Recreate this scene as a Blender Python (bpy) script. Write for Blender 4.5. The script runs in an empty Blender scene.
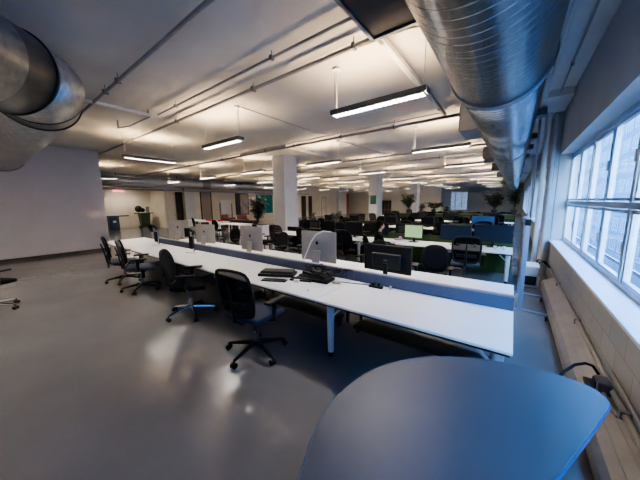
import bpy, bmesh, math, random
from mathutils import Vector, Matrix
random.seed(11)
PI = math.pi
col = bpy.context.scene.collection
sc = bpy.context.scene

# ------------------------------------------------------------------ materials
def mat(name, rgb, rough=.5, metal=0., var=.06, nscale=6., bump=0., bscale=60., emit=None, estr=0., coat=0., spec=None, stretch=None):
    m = bpy.data.materials.new(name); m.use_nodes = True
    nt = m.node_tree; n = nt.nodes; l = nt.links
    b = n['Principled BSDF']
    tc = n.new('ShaderNodeTexCoord'); mp = n.new('ShaderNodeMapping')
    l.new(tc.outputs['Object'], mp.inputs[0])
    if stretch: mp.inputs['Scale'].default_value = stretch
    nz = n.new('ShaderNodeTexNoise'); nz.inputs['Scale'].default_value = nscale; nz.inputs['Detail'].default_value = 5
    l.new(mp.outputs[0], nz.inputs['Vector'])
    cr = n.new('ShaderNodeValToRGB')
    cr.color_ramp.elements[0].position = .3; cr.color_ramp.elements[1].position = .7
    cr.color_ramp.elements[0].color = [max(0, c*(1-var)) for c in rgb]+[1]
    cr.color_ramp.elements[1].color = [min(1, c*(1+var)) for c in rgb]+[1]
    l.new(nz.outputs['Fac'], cr.inputs[0]); l.new(cr.outputs[0], b.inputs['Base Color'])
    b.inputs['Roughness'].default_value = rough; b.inputs['Metallic'].default_value = metal
    if spec is not None: b.inputs['Specular IOR Level'].default_value = spec
    if coat: b.inputs['Coat Weight'].default_value = coat; b.inputs['Coat Roughness'].default_value = .08
    if bump:
        n2 = n.new('ShaderNodeTexNoise'); n2.inputs['Scale'].default_value = bscale
        l.new(mp.outputs[0], n2.inputs['Vector'])
        bp = n.new('ShaderNodeBump'); bp.inputs['Strength'].default_value = bump; bp.inputs['Distance'].default_value = .01
        l.new(n2.outputs['Fac'], bp.inputs['Height']); l.new(bp.outputs[0], b.inputs['Normal'])
    if emit:
        b.inputs['Emission Color'].default_value = list(emit)+[1]; b.inputs['Emission Strength'].default_value = estr
    return m

M = {}
M['ceiling'] = mat('ceiling_paint', (.58,.555,.52), .8, var=.12, nscale=.7, bump=.3, bscale=3)
M['wall'] = mat('wall_paint', (.60,.57,.56), .7, var=.03, nscale=1.2, bump=.1, bscale=8)
M['wall_warm'] = mat('warm_wall_paint', (.66,.60,.50), .7, var=.05, nscale=1.0)
M['wall_win'] = mat('window_wall_paint', (.52,.52,.52), .6, var=.05, nscale=2, bump=.1, bscale=8)
M['column'] = mat('column_paint', (.55,.55,.55), .6, var=.04, nscale=2)
M['base'] = mat('baseboard_rubber', (.045,.035,.035), .5)
M['white'] = mat('white_paint', (.72,.72,.72), .45, var=.03)
M['pipe'] = mat('painted_pipe', (.30,.29,.28), .5, var=.1)
M['pipe_light'] = mat('painted_pipe_light', (.6,.58,.55), .5, var=.08)
M['pipe_dark'] = mat('dark_conduit', (.13,.13,.13), .5, var=.1)
M['laminate'] = mat('white_laminate', (.80,.80,.78), .32, var=.02, nscale=2)
M['blackp'] = mat('black_plastic', (.008,.008,.010), .5, var=.2, spec=.3)
M['dark'] = mat('dark_metal', (.014,.015,.018), .5, metal=0, var=.15)
M['fabric'] = mat('black_fabric', (.009,.009,.011), .95, var=.25, nscale=90, spec=.15, bump=.2, bscale=300)
M['blufab'] = mat('blue_grey_seat_fabric', (.035,.045,.075), .85, var=.15, nscale=60)
M['panel'] = mat('divider_fabric', (.085,.10,.155), .9, var=.12, nscale=120, bump=.15, bscale=300)
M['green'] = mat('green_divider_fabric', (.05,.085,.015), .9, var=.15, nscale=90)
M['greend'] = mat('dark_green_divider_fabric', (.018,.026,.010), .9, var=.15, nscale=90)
M['cap'] = mat('aluminium_cap', (.25,.27,.31), .35, metal=.7, var=.05)
M['alu'] = mat('brushed_aluminium', (.50,.48,.46), .42, metal=.55, var=.05, nscale=8, stretch=(1,1,8))
M['steel'] = mat('polished_steel', (.5,.52,.55), .18, metal=1., var=.05)
M['tabletop'] = mat('blue_grey_laminate', (.036,.050,.066), .42, var=.05, nscale=3, bump=.05, bscale=200)
M['tableedge'] = mat('table_edge_band', (.05,.10,.19), .35, var=.05)
M['heater'] = mat('heater_enamel', (.36,.315,.265), .45, var=.1, nscale=5)
M['frame'] = mat('window_frame_aluminium', (.42,.47,.55), .4, metal=.3, var=.06)
M['grey'] = mat('grey_box_metal', (.16,.17,.18), .5)
M['cable'] = mat('black_cable', (.006,.006,.006), .7, spec=.2)
M['wcable'] = mat('white_cable', (.8,.8,.82), .4)
M['beige'] = mat('beige_plastic', (.55,.47,.34), .5)
M['cork'] = mat('brown_board', (.23,.17,.12), .8, var=.2, nscale=30)
M['postblue'] = mat('blue_grey_powder_coat', (.22,.29,.42), .4, metal=.2, var=.05)
M['leaf'] = mat('green_leaf', (.02,.055,.012), .5, var=.5, nscale=8)
M['darkleaf'] = mat('dark_leaf', (.008,.018,.008), .5, var=.5, nscale=8)
M['stem'] = mat('plant_stem', (.06,.05,.025), .7)
M['soil'] = mat('soil', (.03,.02,.012), .9)
M['pot'] = mat('dark_pot', (.05,.05,.055), .5)
M['redfab'] = mat('red_upholstery', (.17,.05,.05), .85, var=.2, nscale=30)
M['red'] = mat('red_paint', (.30,.045,.03), .6, var=.1)
M['redobj'] = mat('red_plastic', (.5,.03,.04), .5)
M['teal'] = mat('teal_glass', (.01,.20,.20), .25, var=.1)
M['bin'] = mat('green_bin_plastic', (.04,.09,.03), .5, var=.1)
M['bluebin'] = mat('blue_bin_plastic', (.02,.045,.12), .5, var=.1)
M['doorp'] = mat('door_paint', (.62,.56,.47), .5, var=.03)
M['doorg'] = mat('grey_door_paint', (.24,.21,.18), .5, var=.03)
M['doorframe'] = mat('door_frame_paint', (.60,.55,.46), .5)
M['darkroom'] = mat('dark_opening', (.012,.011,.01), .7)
M['wood'] = mat('brown_wood', (.22,.10,.06), .5, var=.2, nscale=12, stretch=(1,8,1))
M['skin'] = mat('skin', (.50,.30,.22), .55, var=.06)
M['hair'] = mat('dark_hair', (.006,.005,.004), .8, var=.3, nscale=60, spec=.1)
M['shirt'] = mat('black_shirt', (.006,.006,.008), .95, var=.2, nscale=50, spec=.1)
M['trouser'] = mat('dark_trousers', (.02,.02,.03), .85)
M['pink'] = mat('pink_purple_cloth', (.45,.22,.40), .7)
M['paper'] = mat('white_paper', (.8,.8,.82), .6)
M['lamp_off'] = mat('fixture_housing', (.10,.10,.10), .45, metal=.3)
M['louver'] = mat('louver_blades', (.25,.24,.22), .4)
M['lit'] = mat('lit_tubes', (.9,.9,.9), .5, emit=(1,.94,.86), estr=105.)
M['litup'] = mat('uplight_tubes', (.9,.9,.9), .5, emit=(1,.72,.42), estr=62.)
M['exitred'] = mat('exit_red_glow', (.6,.02,.05), .5, emit=(1,.03,.10), estr=3.)
M['exitbox'] = mat('exit_sign_housing', (.6,.5,.5), .5, emit=(1,.5,.5), estr=.25)
M['scr_green'] = mat('lit_green_screen', (.1,.2,.1), .4, var=.05, emit=(.50,.72,.36), estr=.30)
M['scr_blue'] = mat('lit_blue_screen', (.02,.05,.12), .5, spec=.2, emit=(.06,.17,.42), estr=.10)
M['scr_navy'] = mat('navy_screen', (.006,.012,.028), .5, spec=.2, emit=(.05,.10,.2), estr=.04)
M['scr_off'] = mat('black_screen', (.006,.007,.010), .35, spec=.25)
M['bluepanel'] = mat('dark_blue_duct', (.006,.012,.035), .5, var=.08)  # even dark blue base colour of the take-off box
M['greylouver'] = mat('grille_box_metal', (.12,.13,.14), .5)
M['green_sign'] = mat('green_poster_ink', (.02,.10,.06), .5, var=.6, nscale=14)
M['mirror'] = mat('wall_picture_glass', (.30,.27,.22), .2, var=.3, nscale=1.5)

def mesh_fabric():
    m = mat('black_mesh_fabric', (.006,.006,.008), .9, spec=.15)
    nt = m.node_tree; n = nt.nodes; l = nt.links
    out = n['Material Output']; b = n['Principled BSDF']
    tr = n.new('ShaderNodeBsdfTransparent'); mx = n.new('ShaderNodeMixShader'); mx.inputs[0].default_value = .90
    l.new(tr.outputs[0], mx.inputs[1]); l.new(b.outputs[0], mx.inputs[2]); l.new(mx.outputs[0], out.inputs[0])
    return m
M['mesh'] = mesh_fabric()

def glass():
    m = bpy.data.materials.new('window_glass'); m.use_nodes = True
    nt = m.node_tree; n = nt.nodes; l = nt.links; n.remove(n['Principled BSDF'])
    tr = n.new('ShaderNodeBsdfTransparent'); tr.inputs[0].default_value = (.66,.84,1,1)
    gl = n.new('ShaderNodeBsdfGlossy'); gl.inputs['Roughness'].default_value = .02
    lw = n.new('ShaderNodeLayerWeight'); lw.inputs[0].default_value = .5
    pw = n.new('ShaderNodeMath'); pw.operation = 'POWER'; pw.inputs[1].default_value = 5; l.new(lw.outputs['Facing'], pw.inputs[0])
    fr = n.new('ShaderNodeMapRange'); fr.inputs['To Min'].default_value = .03; fr.inputs['To Max'].default_value = .55; l.new(pw.outputs[0], fr.inputs['Value'])
    mx = n.new('ShaderNodeMixShader')
    l.new(fr.outputs[0], mx.inputs[0]); l.new(tr.outputs[0], mx.inputs[1]); l.new(gl.outputs[0], mx.inputs[2])
    l.new(mx.outputs[0], n['Material Output'].inputs[0])
    return m
M['glass'] = glass()

def floor_mat():
    m = mat('grey_epoxy_floor', (.165,.165,.165), .23, var=.10, nscale=.9)
    nt = m.node_tree; n = nt.nodes; l = nt.links; b = n['Principled BSDF']
    tc = n.new('ShaderNodeTexCoord'); nz = n.new('ShaderNodeTexNoise'); nz.inputs['Scale'].default_value = 2.2; nz.inputs['Detail'].default_value = 7
    l.new(tc.outputs['Object'], nz.inputs['Vector'])
    mr = n.new('ShaderNodeMapRange'); mr.inputs['To Min'].default_value = .12; mr.inputs['To Max'].default_value = .27
    l.new(nz.outputs['Fac'], mr.inputs['Value']); l.new(mr.outputs[0], b.inputs['Roughness'])
    bp = n.new('ShaderNodeBump'); bp.inputs['Strength'].default_value = .12; bp.inputs['Distance'].default_value = .02
    n3 = n.new('ShaderNodeTexNoise'); n3.inputs['Scale'].default_value = 5
    l.new(tc.outputs['Object'], n3.inputs['Vector'])
    l.new(n3.outputs['Fac'], bp.inputs['Height']); l.new(bp.outputs[0], b.inputs['Normal'])
    return m
M['floor'] = floor_mat()

def duct_mat(name, rgb, pitch, rough=.3, spiral=True):
    # UV: u around (0..1), v metres along the duct
    m = bpy.data.materials.new(name); m.use_nodes = True
    nt = m.node_tree; n = nt.nodes; l = nt.links; b = n['Principled BSDF']
    tc = n.new('ShaderNodeUVMap'); sx = n.new('ShaderNodeSeparateXYZ'); l.new(tc.outputs[0], sx.inputs[0])
    def math_(op, a, bb):
        q = n.new('ShaderNodeMath'); q.operation = op
        for i, v in enumerate((a, bb)):
            if v is None: continue
            if isinstance(v, (int, float)): q.inputs[i].default_value = v
            else: l.new(v, q.inputs[i])
        return q.outputs[0]
    s = math_('DIVIDE', sx.outputs['Y'], pitch)
    if spiral: s = math_('ADD', s, sx.outputs['X'])
    fr = math_('FRACT', s, None)
    d = math_('ABSOLUTE', math_('SUBTRACT', fr, .5), None)
    seam = math_('GREATER_THAN', d, .46)
    h = n.new('ShaderNodeMapRange'); h.inputs['From Min'].default_value = .40; h.inputs['From Max'].default_value = .5; l.new(d, h.inputs['Value'])
    bp = n.new('ShaderNodeBump'); bp.inputs['Strength'].default_value = .7; bp.inputs['Distance'].default_value = .012
    l.new(h.outputs[0], bp.inputs['Height'])
    # broad dents + mottled zinc
    to = n.new('ShaderNodeTexCoord'); nz = n.new('ShaderNodeTexNoise'); nz.inputs['Scale'].default_value = 2.5; nz.inputs['Detail'].default_value = 6
    l.new(to.outputs['Object'], nz.inputs['Vector'])
    bp2 = n.new('ShaderNodeBump'); bp2.inputs['Strength'].default_value = .25; bp2.inputs['Distance'].default_value = .05
    l.new(nz.outputs['Fac'], bp2.inputs['Height']); l.new(bp.outputs[0], bp2.inputs['Normal']); l.new(bp2.outputs[0], b.inputs['Normal'])
    cr = n.new('ShaderNodeValToRGB')
    cr.color_ramp.elements[0].position = .3; cr.color_ramp.elements[0].color = [c*.8 for c in rgb]+[1]
    cr.color_ramp.elements[1].position = .7; cr.color_ramp.elements[1].color = [c*1.15 for c in rgb]+[1]
    n4 = n.new('ShaderNodeTexNoise'); n4.inputs['Scale'].default_value = 14; n4.inputs['Detail'].default_value = 4
    l.new(to.outputs['Object'], n4.inputs['Vector']); l.new(n4.outputs['Fac'], cr.inputs[0])
    mx = n.new('ShaderNodeMixRGB'); mx.inputs[2].default_value = [c*.35 for c in rgb]+[1]
    l.new(cr.outputs[0], mx.inputs[1]); l.new(math_('MULTIPLY', seam, .8), mx.inputs[0])
    l.new(mx.outputs[0], b.inputs['Base Color'])
    b.inputs['Metallic'].default_value = .95; b.inputs['Roughness'].default_value = rough
    return m
M['spiral'] = duct_mat('galvanised_spiral_duct', (.36,.38,.41), .11, .26)
M['spiral_far'] = duct_mat('galvanised_spiral_duct_left', (.50,.49,.48), .10, .42)
M['smooth'] = duct_mat('galvanised_smooth_duct', (.62,.63,.63), 9., .36, False)

def facade_mat():
    m = bpy.data.materials.new('facade_cladding'); m.use_nodes = True
    nt = m.node_tree; n = nt.nodes; l = nt.links; b = n['Principled BSDF']
    tc = n.new('ShaderNodeTexCoord'); mp = n.new('ShaderNodeMapping'); mp.inputs['Rotation'].default_value = (PI/2, 0, PI/2)
    l.new(tc.outputs['Object'], mp.inputs[0])
    br = n.new('ShaderNodeTexBrick'); br.inputs['Scale'].default_value = 1.; br.inputs['Brick Width'].default_value = 2.4; br.inputs['Row Height'].default_value = .5
    br.inputs['Mortar Size'].default_value = .035
    br.inputs['Color1'].default_value = (.075,.115,.175,1); br.inputs['Color2'].default_value = (.055,.09,.145,1); br.inputs['Mortar'].default_value = (.02,.04,.07,1)
    sx = n.new('ShaderNodeSeparateXYZ'); cx = n.new('ShaderNodeCombineXYZ')
    l.new(tc.outputs['Object'], sx.inputs[0]); l.new(sx.outputs['Y'], cx.inputs['X']); l.new(sx.outputs['Z'], cx.inputs['Y'])
    l.new(cx.outputs[0], br.inputs['Vector']); l.new(br.outputs['Color'], b.inputs['Base Color'])
    b.inputs['Roughness'].default_value = .9; b.inputs['Specular IOR Level'].default_value = 0
    return m
M['facade'] = facade_mat()
M['asphalt'] = mat('street_asphalt', (.05,.055,.06), .9, spec=0)
M['fwin'] = mat('facade_window_glass', (.02,.04,.08), .6, var=.3, spec=.1)
M['fbar'] = mat('facade_window_bars', (.16,.24,.34), .8, spec=0)

def block_mat():
    m = bpy.data.materials.new('painted_block_wall'); m.use_nodes = True
    nt = m.node_tree; n = nt.nodes; l = nt.links; b = n['Principled BSDF']
    tc = n.new('ShaderNodeTexCoord'); sx = n.new('ShaderNodeSeparateXYZ'); cx = n.new('ShaderNodeCombineXYZ')
    l.new(tc.outputs['Object'], sx.inputs[0]); l.new(sx.outputs['Y'], cx.inputs['X']); l.new(sx.outputs['Z'], cx.inputs['Y'])
    br = n.new('ShaderNodeTexBrick'); br.inputs['Scale'].default_value = 1; br.inputs['Brick Width'].default_value = .42; br.inputs['Row Height'].default_value = .21
    br.inputs['Mortar Size'].default_value = .006; br.inputs['Mortar Smooth'].default_value = .6
    br.inputs['Color1'].default_value = (.42,.385,.34,1); br.inputs['Color2'].default_value = (.38,.35,.31,1); br.inputs['Mortar'].default_value = (.26,.235,.20,1)
    l.new(cx.outputs[0], br.inputs['Vector']); l.new(br.outputs['Color'], b.inputs['Base Color']); b.inputs['Roughness'].default_value = .55
    bp = n.new('ShaderNodeBump'); bp.inputs['Strength'].default_value = .4; bp.inputs['Distance'].default_value = .01; bp.invert = True
    l.new(br.outputs['Fac'], bp.inputs['Height']); l.new(bp.outputs[0], b.inputs['Normal'])
    return m
M['block'] = block_mat()

# ------------------------------------------------------------------ mesh helpers
class MB:
    def __init__(s): s.bm = bmesh.new()
    def box(s, x0, x1, y0, y1, z0, z1, bev=0., mtx=None, seg=1):
        r = bmesh.ops.create_cube(s.bm, size=1.)
        vs = r['verts']
        bmesh.ops.scale(s.bm, vec=(abs(x1-x0), abs(y1-y0), abs(z1-z0)), verts=vs)
        bmesh.ops.translate(s.bm, vec=((x0+x1)/2, (y0+y1)/2, (z0+z1)/2), verts=vs)
        if bev:
            es = list({e for v in vs for e in v.link_edges})
            rb = bmesh.ops.bevel(s.bm, geom=es, offset=bev, segments=seg, affect='EDGES', profile=.5)
            vs = list({v for f in rb['faces'] for v in f.verts} | {v for v in vs if v.is_valid})
        if mtx is not None: bmesh.ops.transform(s.bm, matrix=mtx, verts=vs)
        return s
    def cyl(s, a, b, r, r2=None, n=12, caps=True):
        a = Vector(a); b = Vector(b); d = b-a
        q = d.to_track_quat('Z', 'Y').to_matrix().to_4x4()
        bmesh.ops.create_cone(s.bm, cap_ends=caps, segments=n, radius1=r, radius2=r if r2 is None else r2, depth=d.length, matrix=Matrix.Translation((a+b)/2) @ q)
        return s
    def sph(s, c, r, sc_=(1,1,1), n=12):
        bmesh.ops.create_uvsphere(s.bm, u_segments=n, v_segments=max(6, n*2//3), radius=r, matrix=Matrix.Translation(c) @ Matrix.Diagonal((*sc_, 1)))
        return s
    def tube(s, pts, r, n=8, closed=False, radii=None):
        pts = [Vector(p) for p in pts]; N = len(pts); rings = []
        up = None
        for i, p in enumerate(pts):
            if closed: t = pts[(i+1) % N]-pts[i-1]
            else: t = pts[min(i+1, N-1)]-pts[max(i-1, 0)]
            t.normalize()
            if up is None: up = t.orthogonal().normalized()
            up = (up - t*up.dot(t))
            if up.length < 1e-5: up = t.orthogonal()
            up.normalize(); w = t.cross(up)
            rr = radii[i] if radii else r
            rings.append([s.bm.verts.new(p + (up*math.cos(2*PI*k/n)+w*math.sin(2*PI*k/n))*rr) for k in range(n)])
        M_ = N if closed else N-1
        for i in range(M_):
            A = rings[i]; B = rings[(i+1) % N]
            off = 0
            if closed and i == N-1:
                off = min(range(n), key=lambda o: (A[0].co-B[o].co).length)
            for k in range(n):
                s.bm.faces.new((A[k], A[(k+1) % n], B[(k+1+off) % n], B[(k+off) % n]))
        if not closed:
            s.bm.faces.new(rings[0][::-1]); s.bm.faces.new(rings[-1])
        return s
    def prism(s, pts, z0, z1):
        lo = [s.bm.verts.new((p[0], p[1], z0)) for p in pts]; hi = [s.bm.verts.new((p[0], p[1], z1)) for p in pts]
        n = len(pts); s.bm.faces.new(lo[::-1]); s.bm.faces.new(hi)
        for i in range(n): s.bm.faces.new((lo[i], lo[(i+1) % n], hi[(i+1) % n], hi[i]))
        return s
    def extr(s, prof, axis, a0, a1):
        # profile given in the two other axes, extruded along axis
        def P(u, v, w): return {'x': (w, u, v), 'y': (u, w, v)}[axis]
        A = [s.bm.verts.new(P(u, v, a0)) for u, v in prof]; B = [s.bm.verts.new(P(u, v, a1)) for u, v in prof]
        n = len(prof); s.bm.faces.new(A); s.bm.faces.new(B[::-1])
        for i in range(n): s.bm.faces.new((A[i], B[i], B[(i+1) % n], A[(i+1) % n]))
        return s
    def lathe(s, prof, c=(0,0,0), n=20):
        rings = []
        for r, z in prof:
            rings.append([s.bm.verts.new((c[0]+r*math.cos(2*PI*k/n), c[1]+r*math.sin(2*PI*k/n), c[2]+z)) for k in range(n)])
        for A, B in zip(rings, rings[1:]):
            for k in range(n): s.bm.faces.new((A[k], A[(k+1) % n], B[(k+1) % n], B[k]))
        s.bm.faces.new(rings[0][::-1]); s.bm.faces.new(rings[-1])
        return s
    def face(s, pts):
        s.bm.faces.new([s.bm.verts.new(p) for p in pts]); return s
    def build(s, name, m, parent=None, smooth=False, label=None, kind=None, mods=()):
        bmesh.ops.recalc_face_normals(s.bm, faces=s.bm.faces)
        me = bpy.data.meshes.new(name); s.bm.to_mesh(me); s.bm.free()
        me.materials.append(m)
        if smooth:
            for p in me.polygons: p.use_smooth = True
            try: me.set_sharp_from_angle(angle=math.radians(38))
            except Exception: pass
        o = bpy.data.objects.new(name, me); col.objects.link(o)
        if parent: o.parent = parent
        if label: o['label'] = label
        if kind: o['kind'] = kind
        return o

def empty(name, loc, label=None, cat=None, group=None, rz=0):
    o = bpy.data.objects.new(name, None); col.objects.link(o); o.location = loc; o.rotation_euler.z = rz
    o.empty_display_size = .1
    return tag(o, label, cat, group)
def tag(o, label, cat, group=None):
    if label: o['label'] = label
    if cat: o['category'] = cat
    if group: o['group'] = group
    return o
def struct(o):
    o['kind'] = 'structure'; return o
def dup(root, loc, rz=0, label=None, group=None, scale=None):
    c = root.copy(); col.objects.link(c); c.location = loc; c.rotation_euler.z = rz
    if label: c['label'] = label
    if group: c['group'] = group
    if scale: c.scale = scale
    for ch in list(root.children):
        k = ch.copy(); col.objects.link(k); k.parent = c
        for g in list(ch.children):
            d = g.copy(); col.objects.link(d); d.parent = k
    return c
ORD = ['first', 'second', 'third', 'fourth', 'fifth', 'sixth', 'seventh', 'eighth', 'ninth', 'tenth', 'eleventh', 'twelfth']

# ------------------------------------------------------------------ setting
CZ = 4.1
WX = .79          # inner face of the window wall
struct(MB().box(-26, 1.2, -2.6, 46, -.15, 0).build('floor', M['floor']))
struct(MB().box(-26, 1.2, -2.6, 46, CZ, CZ+.2).build('ceiling', M['ceiling']))
# window wall: bays 9.8 m apart, pilasters at Y 8.6..9.35
bays = [(-2.6, 8.6), (9.4, 18.4), (19.2, 28.2), (29.0, 38.0)]
w = MB()
struct(MB().box(WX, 1.2, -2.6, 46, 0, .869).build('wall_right_lower', M['block']))
w.box(WX+.02, 1.2, -2.6, 46, .869, .89)
w.box(WX, 1.2, -2.6, 46, 2.97, CZ)
for a, b in [(8.6, 9.4), (18.4, 19.2), (28.2, 29.0), (38.0, 46)]: w.box(WX, 1.2, a, b, .89, 2.97)
struct(w.build('wall_right', M['wall_win']))
# painted bricks relief below the sill : material only; stepped pilaster
struct(MB().box(.62, WX, 8.62, 9.38, 0, CZ, .01).build('trim_1', M['wall_win']))
struct(MB().box(.62, WX, 18.42, 19.18, 0, CZ, .01).build('trim_2', M['wall_win']))
# sill slab
for i, (a, b) in enumerate(bays):
    struct(MB().box(WX-.03, 1.02, a+.01, b-.01, .87, .905, .006).build('trim_%d' % (3+i), M['white']))
# windows
wn = 0
for a, b in bays:
    wn += 1
    wr = bpy.data.objects.new('window_%d' % wn, None); col.objects.link(wr); wr.location = (1.05, (a+b)/2, 1.9); wr['kind'] = 'structure'
    c = (a+b)/2
    mb = MB(); X0, X1 = -.035, .035
    mb.box(X0, X1, a-c, b-c, -1.01, -.95); mb.box(X0, X1, a-c, b-c, 1.0, 1.07); mb.box(X0-.015, X1, a-c, b-c, -.115, -.04)
    y = b; ys = []
    while y > a: ys.append(y); y -= 1.08
    ys.append(a)
    for k, y in enumerate(ys):
        t = .045 if k % 2 == 0 else .022
        mb.box(X0-(.01 if k % 2 == 0 else 0), X1, max(a, y-t)-c, min(b, y+t)-c, -.95, 1.0)
    mb.build('window_frame', M['frame'], wr)
    # opening sashes: thin inner frames
    for k in range(len(ys)-1):
        y1, y0 = ys[k], ys[k+1]
        if y1-y0 < .3: continue
        for z0, z1 in ((-.945, -.12), (-.035, .995)):
            m2 = MB(); s = .05
            m2.box(-.03, -.005, y0-c+s, y1-c-s, z0+.01, z0+.045).box(-.03, -.005, y0-c+s, y1-c-s, z1-.045, z1-.01)
            m2.box(-.03, -.005, y0-c+s, y0-c+s+.03, z0+.01, z1-.01).box(-.03, -.005, y1-c-s-.03, y1-c-s, z0+.01, z1-.01)
            sash = m2.build('sash', M['frame'], wr)
            if wn == 1:
                MB().box(-.05, -.03, y0-c+.055, y0-c+.085, (z0+z1)/2-.09, (z0+z1)/2+.05, .004).build('latch', M['white'], sash)
    MB().box(-.004, .004, a-c, b-c, -.95, 1.0).build('glass', M['glass'], wr)

# left partition wall and the rest of the shell
struct(MB().box(-14.2, -13.8, -2.6, 3.3, 0, CZ).build('wall_left', M['wall']))
struct(MB().box(-13.81, -13.775, -2.6, 3.32, 0, .11, .004).build('baseboard_left', M['base']))
struct(MB().box(-26, -25.3, -2.6, 9.2, 0, CZ).build('wall_exit', M['wall_warm']))
struct(MB().box(-26, -22.5, 9.2, 38, 0, CZ).build('wall_far_left', M['wall_warm']))
struct(MB().box(-25.3, -22.3, 3.0, 9.2, 3.12, CZ).build('trim_10', M['wall_warm']))
struct(MB().box(-26, -8.0, 38, 38.4, 0, CZ).build('wall_back', M['wall_warm']))
struct(MB().box(-8.3, -8.0, 38.4, 45, 0, CZ).build('wall_back_return', M['wall_warm']))
struct(MB().box(-8.3, 1.2, 45, 45.4, 0, CZ).build('wall_far', M['wall']))
struct(MB().box(-26, 1.2, -2.9, -2.6, 0, CZ).build('wall_behind', M['wall']))
# far window in the far wall
wf = bpy.data.objects.new('window_9', None); col.objects.link(wf); wf['kind'] = 'structure'; wf.location = (-7.0, 44.95, 1.9)
m2 = MB().box(-1.3, 1.3, -.04, .04, -1.5, -1.4).box(-1.3, 1.3, -.04, .04, 1.3, 1.4)
for xx in (-1.3, -.45, .4, 1.22): m2.box(xx, xx+.1, -.05, .04, -1.4, 1.3)
m2.build('window_frame', M['frame'], wf)
MB().box(-1.25, 1.25, -.01, .03, -1.4, 1.3).build('lit_pane', mat('daylit_pane', (.4,.5,.7), .4, var=.4, nscale=3, emit=(.45,.62,.95), estr=.18), wf)

# drop panels under the slab, columns
for i, Y in enumerate((8.75, 18.55, 28.35)):
    struct(MB().box(-10.0, -7.15, Y-1.35, Y+1.75, CZ-.12, CZ, .01).build('trim_%d' % (20+i), M['ceiling']))
    struct(MB().box(-.7, WX, Y-1.4, Y+1.4, CZ-.14, CZ, .01).build('trim_%d' % (30+i), M['ceiling']))
for i, (Y, d) in enumerate(((8.33, .85), (18.1, .85), (27.85, .85))):
    c = MB().box(-8.92, -8.2, Y, Y+d, 0, CZ-.11, .012).build('column', M['column'])
    c['kind'] = 'structure'

# ------------------------------------------------------------------ world / outside
wd = bpy.data.worlds.new('world'); sc.world = wd; wd.use_nodes = True
nt = wd.node_tree; bg = nt.nodes['Background']
sky = nt.nodes.new('ShaderNodeTexSky'); sky.sky_type = 'NISHITA'; sky.sun_disc = False; sky.sun_elevation = math.radians(18); sky.sun_rotation = math.radians(200)
sky.air_density = 1.2; sky.dust_density = 1.5; sky.ozone_density = 3
mixc = nt.nodes.new('ShaderNodeMixRGB'); mixc.inputs[0].default_value = .65; mixc.inputs[2].default_value = (.40,.64,1.,1)
mul = nt.nodes.new('ShaderNodeMixRGB'); mul.blend_type = 'MULTIPLY'; mul.inputs[0].default_value = 0
nt.links.new(sky.outputs[0], mixc.inputs[1]); nt.links.new(mixc.outputs[0], bg.inputs[0])
bg.inputs[1].default_value = 7.2
struct(MB().box(1.6, 13.9, -45, 100, -8.2, -8).build('ground', M['asphalt']))
bd = empty('building', (14, 20, -8), 'pale blue-lit office building across the street, seen through the windows', 'building')
MB().box(0, 4, -45, 90, 0, 25).build('facade_wall', M['facade'], bd)
for fl in range(7):
    for k in range(29):
        y = -40+k*4.4; z = 1.4+fl*3.2
        f = MB().box(-.06, .02, y, y+2.9, z, z+1.9).build('window_pane', M['fwin'], bd)
        mm = MB().box(-.09, -.05, y-.05, y+2.95, z-.08, z).box(-.09, -.05, y-.05, y+2.95, z+1.9, z+1.98)
        for q in (0, .96, 1.92, 2.88): mm.box(-.09, -.05, y+q-.03, y+q+.03, z, z+1.9)
        mm.build('window_bars', M['fbar'], f)


# ------------------------------------------------------------------ ducts
def duct_mesh(name, pts, radii, m, parent, n=48, ccw=1):
    bm = bmesh.new(); uv = bm.loops.layers.uv.new('UVMap'); pts = [Vector(p) for p in pts]; rings = []; L = [0]
    for a, b in zip(pts, pts[1:]): L.append(L[-1]+(b-a).length)
    for i, p in enumerate(pts):
        t0 = (pts[i]-pts[i-1]).normalized() if i else (pts[1]-pts[0]).normalized()
        t1 = (pts[i+1]-pts[i]).normalized() if i < len(pts)-1 else t0
        t = (t0+t1).normalized(); w = t.cross(Vector((0,0,1))).normalized(); u = w.cross(t).normalized()
        k = 1/max(.5, t.dot(t1))
        rings.append([bm.verts.new(p+(w*math.cos(2*PI*j/n)*k+u*math.sin(2*PI*j/n))*radii[i]) for j in range(n)])
    for i in range(len(pts)-1):
        for j in range(n):
            j2 = (j+1) % n
            f = bm.faces.new((rings[i][j], rings[i][j2], rings[i+1][j2], rings[i+1][j])); f.smooth = True
            for lp, (uu, vv) in zip(f.loops, ((j/n, L[i]), ((j+1)/n, L[i]), ((j+1)/n, L[i+1]), (j/n, L[i+1]))): lp[uv].uv = (uu*ccw, vv)
    bm.faces.new(rings[0][::-1]); bm.faces.new(rings[-1])
    me = bpy.data.meshes.new(name); bm.to_mesh(me); bm.free(); me.materials.append(m)
    o = bpy.data.objects.new(name, me); col.objects.link(o); o.parent = parent
    return o
def ring_mesh(c, d, r, w_, m, parent, name='flange_ring'):
    c = Vector(c); d = Vector(d).normalized(); w = d.cross(Vector((0,0,1))).normalized(); u = w.cross(d)
    pts = [c+(w*math.cos(2*PI*j/48)+u*math.sin(2*PI*j/48))*r for j in range(48)]
    return MB().tube(pts, w_, 6, closed=True).build(name, m, parent, smooth=True)

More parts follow.
